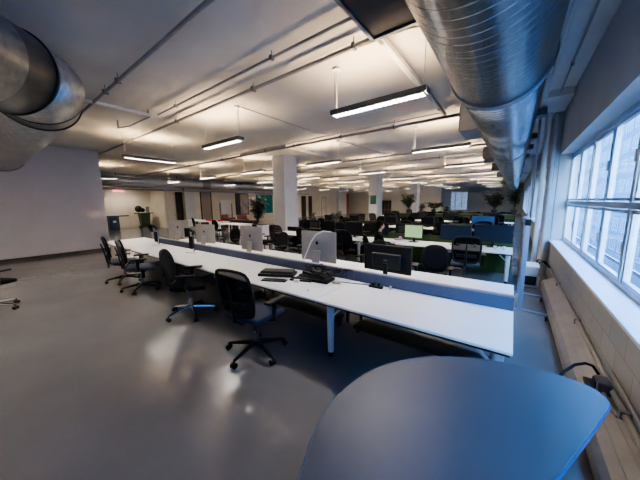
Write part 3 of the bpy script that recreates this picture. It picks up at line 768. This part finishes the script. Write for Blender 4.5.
# monitor arms without screens at the left of the bench
def monitor_arm(x, y, lab, rz):
    r = empty('articulated_stand', (x,y,.7205), lab, 'monitor arm', 'empty monitor arms on the nearest bench', rz)
    r.scale = (1.35,1.35,1.35)
    MB().box(-.13,.13,-.08,.08,0,.015,.004).build('base_plate', M['paper'], r)
    MB().cyl((0,0,.0),(0,0,.36),.02).build('post', M['steel'], r)
    MB().tube([(0,0,.34),(.08,-.05,.38),(.03,-.10,.44)], .025, 8).build('arm', M['blackp'], r, smooth=True)
    MB().box(-.06,.06,-.125,-.105,.30,.46,.008).box(-.05,.04,-.06,-.02,.08,.30,.01).build('mount_plate', M['blackp'], r)
    return r
monitor_arm(-6.25,3.12,'black monitor arm without a screen on a white base, right of the two',.3)
monitor_arm(-8.30,3.12,'black monitor arm without a screen, nearer the left end of the bench',.1)

# ------------------------------------------------------------------ things on the near desks
def dock(name, x, y, rz, lab, w_, d, h, z=.7205):
    h *= 1.5
    r = empty(name, (x,y,z), lab, 'electronics', None, rz)
    MB().box(-w_/2,w_/2,-d/2,d/2,0,h*.55,.006).build('body', M['blackp'], r)
    MB().box(-w_/2+.03,w_/2-.03,-d/2+.04,d/2-.02,h*.55,h,.01).build('raised_lid', M['dark'], r)
    mb = MB()
    for k in range(6): mb.box(-w_/2+.04+k*.03,-w_/2+.06+k*.03,-d/2+.008,-d/2+.028,h*.55,h*.55+.004)
    mb.build('buttons', M['grey'], r)
    return r
dock('docking_station',-3.05,2.88,.45,'long black docking station lying left of the cable pile',.60,.26,.055)
dock('keyboard',-2.86,2.62,.42,'black keyboard in front of the long docking station',.40,.11,.022)
dock('docking_station',-2.38,3.02,.12,'lower black device of the pile beside the divider',.56,.26,.05)
dock('docking_station',-2.34,3.04,-.15,'upper black device of the pile beside the divider',.48,.22,.05,.7965)
dock('docking_station',-2.52,2.86,.3,'thin black device pushed under the front of the pile',.36,.10,.03)
mb = MB()
rk = random.Random(3)
for k in range(11):
    pts = []; x = -2.25+rk.uniform(-.25,.2); y = 3.08+rk.uniform(-.12,.12); z = .87
    for q in range(9):
        pts.append((x,y,max(.728,z))); x += rk.uniform(-.10,.12); y = min(3.28,max(2.8,y+rk.uniform(-.09,.09))); z = .885+rk.uniform(-.06,.05)
    mb.tube(cr3(pts) if False else pts, .007, 6)
o = mb.build('cable_tangle', M['cable'], smooth=True); tag(o, 'tangle of black cables on top of the pile of black devices', 'cables')
o = MB().tube([(-2.05,3.12,.728),(-1.85,3.16,.728),(-1.65,3.22,.727),(-1.48,3.22,.735)],.006,6).build('cable', M['cable'], smooth=True); tag(o,'thin black cable lying on the desk between the device pile and the webcam','cable')
o = MB().box(-.04,.04,-.03,.03,0,.045,.008,seg=2).build('power_adapter', M['paper']); o.location=(-2.53,2.76,.7205); o.rotation_euler.z=.5; tag(o,'small white power adapter in front of the black devices','adapter')
o = MB().box(-.06,.06,-.035,.035,0,.035,.008,seg=2).build('power_adapter', M['beige']); o.location=(-2.0,3.05,.7205); o.rotation_euler.z=.4; tag(o,'beige adapter block at the right end of the cable pile','adapter')
o = MB().cyl((0,0,0),(0,0,.012),.014).build('bottle_cap', M['paper']); o.location=(-2.16,2.58,.7205); tag(o,'tiny white cap near the desk joint','cap')
wb = empty('webcam', (-1.45,3.20,.7205), 'small black webcam cluster on the white desk below the large monitor', 'webcam')
MB().box(-.10,.10,-.03,.03,0,.035,.01,seg=2).build('body', M['blackp'], wb); MB().cyl((-.03,-.03,.05),(-.03,.02,.05),.03).build('lens', M['blackp'], wb, smooth=True); MB().box(.03,.07,-.02,.02,.03,.075,.008).build('clip', M['blackp'], wb)
o = MB().cyl((0,0,0),(0,0,.045),.016).build('pill_bottle', M['scr_blue' if False else 'paper']); o.location=(-1.26,3.25,.7205); tag(o,'small pale cylinder on the desk right of the webcam','container')
o = MB().box(-.05,.05,-.03,.03,0,.022,.008,seg=2).build('computer_mouse', M['blackp']); o.location=(-2.95,3.50,.7205); tag(o,'black mouse at the foot of the widest silver computer','mouse')
for x, lab in ((-.72,'left'),(-.30,'middle'),(-.12,'right')):
    c = MB().lathe([(.03,0),(.035,.09),(.032,.09),(.028,.01),(0,.01)] if False else [(.03,0),(.036,.09)]).build('cup', M['paper'], smooth=True); c.location=(x,7.42,.7205); tag(c,'small white cup below the wide dark blue monitor, %s one' % lab,'cup','cups on the second bench row')

# ------------------------------------------------------------------ heater, outlet, right side
ht = empty('baseboard_heater', (.70,4,0), 'long beige metal baseboard heater along the window wall', 'heater')
def hsec(a, b, parent):
    MB().extr([(-.13,.03),(-.13,.17),(-.105,.22),(.05,.30),(.085,.30),(.085,.03)], 'y', a, b).build('cover', M['heater'], parent)
    MB().extr([(-.132,.160),(-.136,.168),(-.106,.223),(-.10,.218)], 'y', a, b).build('front_lip', M['pipe'], parent)
    MB().box(-.045,-.041,a+.01,b-.01,.249,.2545).box(.02,.026,a+.01,b-.01,.281,.287).build('ridge', M['pipe'], parent)
for a, b in ((-6.4,-3.0),(-2.995,-1.2),(-1.195,.9),(.905,3.0)): hsec(a, b, ht)
MB().box(-.11,.085,-6.4,3.0,0,.03).build('kick', M['dark'], ht)
MB().box(-.08,.0,-1.0,-.85,.27,.30,.004).build('damper_knob', M['dark'], ht)
p1 = pipe('wall_pipe','beige painted pipe running just above the heater along the wall',[[(.745,-2.5,.37),(.745,8.4,.37)]],.022,M['heater'])
p2 = pipe('wall_pipe','thinner beige conduit above the heater pipe',[[(.765,-2.5,.44),(.765,3.05,.44)]],.013,M['heater'])
for y in (.6,1.6,2.6,4.4,6.2): MB().box(-.03,.03,y+2.5-.02,y+2.5+.02,-.03,.03).build('bracket', M['pipe'], p1)
ob = empty('outlet_box', (.69,2.94,.37), 'grey electrical box above the heater where a black cable arrives', 'outlet')
MB().box(-.035,.05,-.07,.07,-.05,.05,.008).build('box', M['grey'], ob); MB().box(-.046,-.04,-.05,.05,-.04,.04).build('cover_plate', M['dark'], ob)
MB().tube([(0,-.09,-.02),(.0,-.22,-.04),(.04,-.30,-.05)],.016,8).build('elbow', M['heater'], ob, smooth=True)
tag(MB().tube([(.20,2.28,.28),(.27,2.40,.40),(.34,2.53,.48),(.42,2.68,.53),(.50,2.82,.545),(.58,2.93,.53),(.64,3.00,.49),(.68,3.00,.43)],.011,8).build('power_cable', M['cable'], smooth=True),'thick black cable arching from the near table to the grey box','cable')
# cables at the far end of heater
tag(MB().tube([(.70,7.2,.47),(.60,7.3,.56),(.55,7.5,.50),(.55,7.9,.35),(.50,8.2,.10)],.012,8).tube([(.70,7.25,.45),(.62,7.1,.60),(.52,7.4,.58),(.50,7.9,.3)],.012,8).build('cable_bundle', M['cable'], smooth=True),'loop of black cables at the far end of the heater','cables')
cb = empty('floor_cabinet', (.40,7.1,0), 'small white metal cabinet on the floor behind the rolling whiteboard', 'cabinet')
MB().box(-.13,.13,.0,.5,.0,.45,.01).build('body', M['wall_win'], cb); MB().box(-.10,.10,-.012,.0,.05,.25).build('dark_opening', M['darkroom'], cb); MB().box(-.14,.14,-.02,.52,.45,.47,.006).build('lid', M['white'], cb)

# rolling whiteboard seen edge-on
rb = empty('rolling_whiteboard', (.19,5.6,0), 'rolling whiteboard on casters seen edge-on beside the window aisle', 'whiteboard')
for y in (-.42,.55):
    MB().box(-.028,.032,y-.03,y+.03,.10,1.64 if y < 0 else 1.60,.006).build('post', M['postblue'], rb)
    ft = MB().tube([(-.40,y,.10),(0,y,.115),(.36,y,.10)],.022,8).build('foot_bar', M['cap'], rb, smooth=True)
    for x in (-.38,.34):
        c = MB().cyl((x-.012,y,.04),(x+.012,y,.04),.04,n=14).cyl((x,y,.05),(x,y,.11),.01,n=6).build('caster', M['blackp'], ft, smooth=True)
MB().box(-.055,-.035,-.39,.52,.62,1.55,.004).build('board', M['cork'], rb)
MB().box(-.062,-.028,-.40,.53,1.55,1.58).box(-.062,-.028,-.40,.53,.59,.62).build('board_frame', M['cap'], rb)
MB().box(-.13,-.06,-.30,.40,.64,.655).build('pen_tray', M['cap'], rb)
MB().box(-.034,.038,-.455,-.44,1.50,1.60,.006).build('corner_knob', M['blackp'], rb)

# ------------------------------------------------------------------ far left wall items
def door(n, x, y0, y1, h, m, fr, panic=False, split=False):
    d = bpy.data.objects.new('door_%d' % n, None); col.objects.link(d); d.location = (x,(y0+y1)/2,0); d['kind'] = 'structure'; hy = (y1-y0)/2
    MB().box(0,.05,-hy-.08,-hy,0,h+.08).box(0,.05,hy,hy+.08,0,h+.08).box(0,.05,-hy,hy,h,h+.08).build('door_frame', fr, d)
    lf = MB().box(.0,.03,-hy,hy,.01,h,.004).build('door_leaf', m, d)
    if panic: MB().box(.03,.09,-hy+.05,hy-.05,1.0,1.08,.01).build('panic_bar', M['dark'], lf)
    else: MB().cyl((.03,hy-.12,1.0),(.09,hy-.12,1.0),.02).build('door_handle', M['dark'], lf)
    return d
door(1,-25.3,6.55,7.55,2.5,M['doorp'],M['doorframe'],True)
door(2,-25.3,5.5,6.4,2.5,M['doorp'],M['doorframe'],True)
door(3,-22.5,9.35,9.95,2.9,M['doorp'],M['doorframe'])
door(4,-22.5,10.02,10.62,2.92,M['darkroom'],M['doorframe'])
door(5,-22.5,12.25,13.15,2.95,M['doorg'],M['darkroom'])
door(6,-22.5,25.87,26.82,2.78,M['darkroom'],M['doorframe'])
door(7,-22.5,27.31,28.12,2.78,M['darkroom'],M['doorframe'])
door(8,-22.5,30.4,31.4,2.6,M['doorp'],M['doorg'])
struct(MB().box(-22.5,-22.15,10.66,11.5,0,CZ).build('trim_11', M['column']))
struct(MB().box(-22.5,-21.9,34.2,36.4,0,CZ).build('trim_12', M['column']))
struct(MB().box(-22.5,-22.42,36.7,37.99,0,3.4).build('trim_13', M['red']))
# dark glazed door on the back wall
d9 = bpy.data.objects.new('door_9', None); col.objects.link(d9); d9.location=(-15.7,38,0); d9['kind']='structure'
MB().box(-.75,.75,-.05,0,0,2.1).build('door_leaf', M['darkroom'], d9)
g = MB()
for xx in (-.75,-.27,.23,.71): g.box(xx,xx+.04,-.07,-.05,0,2.1)
for zz in (0,.7,1.38,2.06): g.box(-.75,.75,-.07,-.05,zz,zz+.04)
g.build('door_frame', M['wood'], d9)
# exit sign
ex = empty('exit_sign', (-25.2,7.0,2.92), 'lit red EXIT sign above the far left double doors', 'sign')
MB().box(-.02,.03,-.42,.42,0,.30,.01).build('housing', M['exitbox'], ex)
cu = bpy.data.curves.new('exit_letters','FONT'); cu.body = 'EXIT'; cu.size = .30; cu.extrude = .004; cu.align_x = 'CENTER'
to = bpy.data.objects.new('tmp', cu); col.objects.link(to)
bpy.context.view_layer.update()
me = bpy.data.meshes.new_from_object(to.evaluated_get(bpy.context.evaluated_depsgraph_get())); bpy.data.objects.remove(to)
me.materials.clear(); me.materials.append(M['exitred'])
for v in me.vertices:
    x, y, z = v.co; v.co = (.035+z, x*1.15, .045+y)
lo = bpy.data.objects.new('letters', me); col.objects.link(lo); lo.parent = ex
rl = empty('added_fill_light', (-23.9,7.0,3.12), 'added flat fill light under the bulkhead, brightening the exit doors', 'light')  # made-up fixture, added to brighten the exit area
MB().box(-.3,.3,-.6,.6,-.03,0,.004).build('frame', M['white'], rl); MB().box(-.27,.27,-.57,.57,-.036,-.031).build('fill_panel', mat('added_fill_glow', (.9,.9,.9), .5, emit=(1,.9,.75), estr=14.), rl)
# bins
gb = empty('wheeled_bin', (-24.35,8.30,0), 'green wheeled bin with things piled in it by the far left doors', 'bin')
gb.scale = (.8,.72,1.18)
b_ = MB()
b_.lathe([(.40,.10),(.52,1.0)], n=4)
for v in b_.bm.verts:
    x, y = v.co.x, v.co.y; v.co.x = (x-y)*.72; v.co.y = (x+y)*.95
b_.build('bin_body', M['bin'], gb)
MB().box(-.60,.60,-.78,.78,1.0,1.07,.02).build('rim', M['bin'], gb)
for s in (-1,1): MB().cyl((-.3,s*.45,.09),(.3,s*.45,.09),.09).build('wheel', M['blackp'], gb)
tag(MB().sph((-24.35,7.95,1.57),.26,(1,1,1.05)).sph((-24.3,8.2,1.48),.18).build('rubbish_bag', M['blackp'], smooth=True),'black rubbish bag in the green bin','bag')
tag(MB().box(-24.45,-24.25,8.5,8.70,1.27,1.75,.02).build('cardboard_piece', M['grey']),'grey cardboard piece sticking out of the green bin','cardboard')
bb = empty('recycling_bin', (-24.1,6.15,0), 'dark blue recycling bin at the edge of the white wall', 'bin')
MB().box(-.28,.28,-.30,.30,.02,1.0,.02).build('bin_body', M['bluebin'], bb); MB().box(-.29,.29,-.31,.31,1.0,1.12,.02).build('lid', M['bluebin'], bb); MB().box(.281,.285,-.10,.10,.6,.75).build('sticker', M['paper'], bb)
# whiteboard, glass panels, teal panel on the long wall
wbd = empty('mobile_whiteboard', (-22.0,14.4,0), 'white board on a dark-posted stand against the far left wall', 'whiteboard')
MB().box(-.02,.02,-.55,.55,.9,2.25).build('board', M['white'], wbd)
for s in (-1,1): MB().box(-.03,.03,s*.62-.05,s*.62+.05,.0,1.9 if s > 0 else 2.0).box(-.3,.3,s*.62-.03,s*.62+.03,0,.06).build('post', M['grey'], wbd)
pic = empty('glazed_panel', (-22.48,16.6,1.85), 'tall dark-framed glazed panel on the far left wall', 'panel')
MB().box(-.02,.03,-.80,.80,-1.1,1.1).build('frame', M['dark'], pic); MB().box(.031,.035,-.25,.72,-1.0,1.0).build('glass', M['mirror'], pic)
tl = empty('teal_panel', (-22.44,19.6,1.8), 'teal panel on the far left wall just left of the nearest column', 'panel')
MB().box(-.055,.03,-1.15,1.15,-1.0,1.0).build('panel_face', M['teal'], tl); MB().box(.03,.06,-1.15,1.15,.97,1.03).box(.03,.06,-.03,.03,-1,.97).build('trim_bars', M['cap'], tl)
# poster on the second column
ps = empty('poster', (-8.55,18.07,2.05), 'small dark green poster on the second column', 'poster')
MB().box(-.24,.24,-.015,.02,-.30,.30).build('sheet', M['green_sign'], ps); MB().box(-.26,.26,-.018,-.005,.30,.32).box(-.26,.26,-.018,-.005,-.32,-.30).build('frame', M['dark'], ps)

# red armchairs
def armchair(x, y, rz, lab):
    r = empty('armchair', (x,y,0), lab, 'armchair', 'red armchairs', rz)
    MB().box(-.40,.40,-.36,.40,.16,.44,.05,seg=2).build('seat', M['redfab'], r, smooth=True)
    MB().box(-.40,.40,-.50,-.32,.30,.95,.07,seg=3).build('backrest', M['redfab'], r, smooth=True)
    for s in (-1,1): MB().box(s*.46-.08,s*.46+.08,-.45,.38,.16,.64,.04,seg=2).build('armrest', M['redfab'], r, smooth=True)
    for sx in (-1,1):
        for sy in (-1,1): MB().cyl((sx*.4,sy*.33,0),(sx*.4,sy*.33,.17),.02).build('leg', M['dark'], r)
armchair(-20.6,13.7,-1.2,'red upholstered armchair by the far left wall, left of the pair')
armchair(-18.0,13.2,-2.2,'red upholstered armchair by the far left wall, right of the pair')
# round black chairs by left tables
dup(chB, (-13.0,8.0,0), .1, 'black round-backed chair at the white table behind the bench', 'chairs at the left tables')
dup(chB, (-16.6,8.7,0), -.2, 'black chair at the left white table with red folders', 'chairs at the left tables')

# white planter with plants
def plant(parent, name, m, n, h, spread, base, seed, leaf=.16):
    rp = random.Random(seed); mb = MB(); stm = MB()
    for k in range(n):
        a = rp.uniform(0,2*PI); lean = rp.uniform(.1,1)*spread; hh = h*rp.uniform(.55,1)
        p0 = Vector(base); p1 = p0+Vector((math.cos(a)*lean*.5, math.sin(a)*lean*.5, hh*.65)); p2 = p0+Vector((math.cos(a)*lean, math.sin(a)*lean, hh))
        stm.tube([p0,p1,p2],.008,5)
        for q in range(7):
            t = .35+.65*q/6; c = p0.lerp(p1, min(1,t*2)) if t < .5 else p1.lerp(p2, t*2-1)
            b = rp.uniform(0,2*PI); L = leaf*rp.uniform(.7,1.5); d = Vector((math.cos(b), math.sin(b), rp.uniform(-.5,.5))).normalized()
            sd = d.cross(Vector((0,0,1))).normalized()*L*.28; dn = Vector((0,0,-.15*L))
            mb.face([c, c+d*L*.5+sd+dn*.3, c+d*L+dn, c+d*L*.5-sd+dn*.3])
    stm.build('stem', M['stem'], parent)
    return mb.build(name, m, parent)
pl = empty('planter_cabinet', (-8.25,6.95,0), 'white planter box holding dark plants left of the nearest column', 'planter')
MB().box(-.28,.28,-.18,.18,0,1.02,.01).build('box', M['white'], pl); MB().box(-.24,.24,-.14,.14,1.02,1.035).build('soil', M['soil'], pl)
dp = empty('potted_plant', (-8.45,6.95,1.036), 'dark leafy plant growing in the white planter box', 'plant')
plant(dp,'leaves',M['darkleaf'],46,1.15,.50,(0,0,0),4,.2)
def potted(x, y, z, h, sp, n, lab, m, seed, leaf=.2):
    r = empty('potted_plant', (x,y,z), lab, 'plant')
    MB().lathe([(.12,0),(.17,.26),(.19,.28)],n=18).build('pot', M['pot'], r, smooth=True); MB().lathe([(.16,.281),(.15,.29)],n=18).build('soil', M['soil'], r)
    plant(r,'leaves',m,n,h,sp,(0,0,.28),seed,leaf); return r
# low green ledge that carries the plants
lg = empty('plant_ledge', (-3.6,19.7,0), 'long low green ledge with plants across the back of the hall', 'ledge')
MB().box(-4.0,3.7,-.2,.2,0,1.0,.01).build('cabinet_body', M['green'], lg); MB().box(-4.02,3.72,-.22,.22,1.0,1.03).build('ledge_top', mat('pale_green_top',(.16,.20,.12),.5), lg)
potted(-6.35,19.6,1.03,1.15,.62,34,'tall bushy green plant on the ledge right of the second column',M['leaf'],7,.32)
potted(-4.6,19.7,1.03,.55,.6,22,'low spreading green plant right of the tall bushy one',M['leaf'],8,.26)
potted(-5.45,19.7,1.03,.42,.25,16,'small green plant between the bushy ones on the ledge',M['leaf'],9,.22)
potted(-1.0,19.6,1.03,1.2,.75,44,'dark spreading plant on the ledge below the spiral duct',M['darkleaf'],10,.30)
potted(.0,19.6,1.03,1.35,.25,24,'dark plant beside the window aisle, right of the spreading one',M['darkleaf'],12,.26)
potted(-3.8,19.75,1.03,.25,.25,10,'tiny plant in a dark pot near the middle of the ledge',M['darkleaf'],13,.14)
potted(-7.9,12.05,.7205,.45,.3,14,'small dark plant on the third bench row, left of the second column',M['darkleaf'],14,.18)
potted(-9.5,12.05,.7205,.35,.2,10,'little dark plant toward the left end of the third bench row',M['darkleaf'],15,.14)
# small side table near planter
stt = empty('side_table', (-8.15,7.75,0), 'small round wooden side table at the foot of the nearest column', 'side table')
MB().lathe([(.30,.68),(.31,.69),(.30,.71)],n=24).build('tabletop', M['wood'], stt, smooth=True); MB().cyl((0,0,.02),(0,0,.68),.02).build('pole', M['dark'], stt); MB().lathe([(.2,0),(.2,.015),(.03,.03)],n=20).build('base', M['dark'], stt, smooth=True)

# ------------------------------------------------------------------ seated person
pr = empty('person', (-2.95,6.55,0), 'person in black with dark hair sitting at the green-lit monitor', 'person', None, -.85)
def skin(name, verts, edges, radii, m, parent, root=0, sub=2):
    me = bpy.data.meshes.new(name); me.from_pydata(verts, edges, []); o = bpy.data.objects.new(name, me); col.objects.link(o); o.parent = parent
    md = o.modifiers.new('skin','SKIN'); sv = me.skin_vertices[0].data if me.skin_vertices else None
    if sv is None:
        bpy.context.view_layer.objects.active = o; bpy.ops.mesh.customdata_skin_add(); sv = me.skin_vertices[0].data
    for i, r in enumerate(radii): sv[i].radius = r if isinstance(r, tuple) else (r, r); sv[i].use_root = (i == root)
    s = o.modifiers.new('sub','SUBSURF'); s.levels = sub; s.render_levels = sub
    me.materials.append(m); return o
# body: faces +Y locally, seat height .47
V = [(0,0,.56),(0,-.01,.72),(0,.01,.90),(0,.03,1.02),(0,.045,1.10),          # pelvis..neck
     (-.19,.02,1.00),(-.24,.10,.78),(-.17,.36,.755),(-.15,.43,.755),               # left arm
     (.19,.02,1.00),(.25,.10,.78),(.18,.38,.755),(.16,.45,.755),
     (-.10,.03,.54),(-.14,.42,.52),(-.14,.44,.10),(-.14,.52,.05),
     (.10,.03,.54),(.14,.42,.52),(.14,.44,.10),(.14,.52,.05)]
E_ = [(0,1),(1,2),(2,3),(3,4),(3,5),(5,6),(6,7),(7,8),(3,9),(9,10),(10,11),(11,12),(0,13),(13,14),(14,15),(15,16),(0,17),(17,18),(18,19),(19,20)]
R_ = [(.16,.12),(.15,.105),(.17,.11),(.13,.085),.052,.07,.048,.032,.026,.07,.048,.032,.026,.095,.07,.048,.035,.095,.07,.048,.035]
skin('body', V, E_, R_, M['shirt'], pr)
hd = MB().sph((0,0,0),.105,(.82,.96,1.15),20)
for v in hd.bm.verts:
    if v.co.z < -.04: v.co.x *= .85; 
    if v.co.y > .07 and abs(v.co.x) < .03 and -.05 < v.co.z < .02: v.co.y += .018
ho = hd.cyl((0,-.01,-.17),(0,-.01,-.06),.05).build('head', M['skin'], pr, smooth=True); ho.location=(0,.07,1.245)
MB().sph((-.033,.093,.01),.010,n=8).sph((.033,.093,.01),.010,n=8).build('eyes', M['blackp'], ho); MB().sph((0,.096,-.055),.016,(1.3,.4,.35),8).build('mouth', M['redfab'], ho)
MB().sph((-.088,0,-.005),.022,(.4,.8,1.2),8).sph((.088,0,-.005),.022,(.4,.8,1.2),8).build('ears', M['skin'], ho)
MB().sph((0,-.022,.035),.115,(.88,.96,1.08),18).sph((0,-.075,-.05),.075,(1,.7,1.3),12).build('hair', M['hair'], pr, smooth=True).location=(0,.07,1.245)
for s, hx, hy in ((-1,-.15,.44),(1,.16,.46)):
    hv = [(hx,hy-.02,.752),(hx,hy+.03,.750),(hx,hy+.06,.748)]; he = [(0,1),(1,2)]; hr = [.022,(.034,.014),(.034,.013)]
    for f in range(4):
        fx = hx+(-.028+.019*f); L = [.055,.066,.063,.05][f]; i0 = len(hv)
        hv += [(fx,hy+.085,.752),(fx,hy+.085+L*.6,.750),(fx,hy+.085+L,.742)]; he += [(2,i0),(i0,i0+1),(i0+1,i0+2)]; hr += [.009,.008,.007]
    i0 = len(hv); hv += [(hx-s*.04,hy+.04,.75),(hx-s*.058,hy+.075,.745)]; he += [(1,i0),(i0,i0+1)]; hr += [.011,.009]
    skin('hand', hv, he, hr, M['skin'], pr, 0, 1)
kb = MB().box(-.20,.20,-.06,.06,0,.012,.003).build('keyboard', M['paper']); kb.location=(-2.62,7.20,.7205); kb.rotation_euler.z=-.4; tag(kb,'pale keyboard under the hands of the seated person','keyboard')
nb = MB().box(-.12,.12,-.06,.06,0,.06,.02,seg=2).sph((.05,0,.08),.05).build('pouch', M['pink'], smooth=True); nb.location=(-2.78,7.72,.7205); tag(nb,'pink-purple pouch on the desk beside the seated person','pouch')
dup(chB, (-2.98,6.50,0), -.85, 'black chair the seated person sits on', 'chairs behind the nearest bench')

# ------------------------------------------------------------------ camera
R = Matrix(((0.8000015094868127, -0.07640096376809599, 0.5951138357945706),
            (0.5998608768054892, 0.12304838498574137, -0.7905858735333883),
            (-0.012826273697798679, 0.9894553995444701, 0.14426884284322203)))
cd = bpy.data.cameras.new('camera'); cam = bpy.data.objects.new('camera', cd); col.objects.link(cam)
cam.matrix_world = Matrix.Translation((0,0,1.9)) @ R.to_4x4()
cd.sensor_width = 36; cd.lens = 257/640*36; cd.clip_start = .02; cd.clip_end = 300
sc.camera = cam
sc.view_settings.view_transform = 'AgX'
sc.view_settings.look = 'AgX - Medium High Contrast'
sc.view_settings.exposure = 1.3
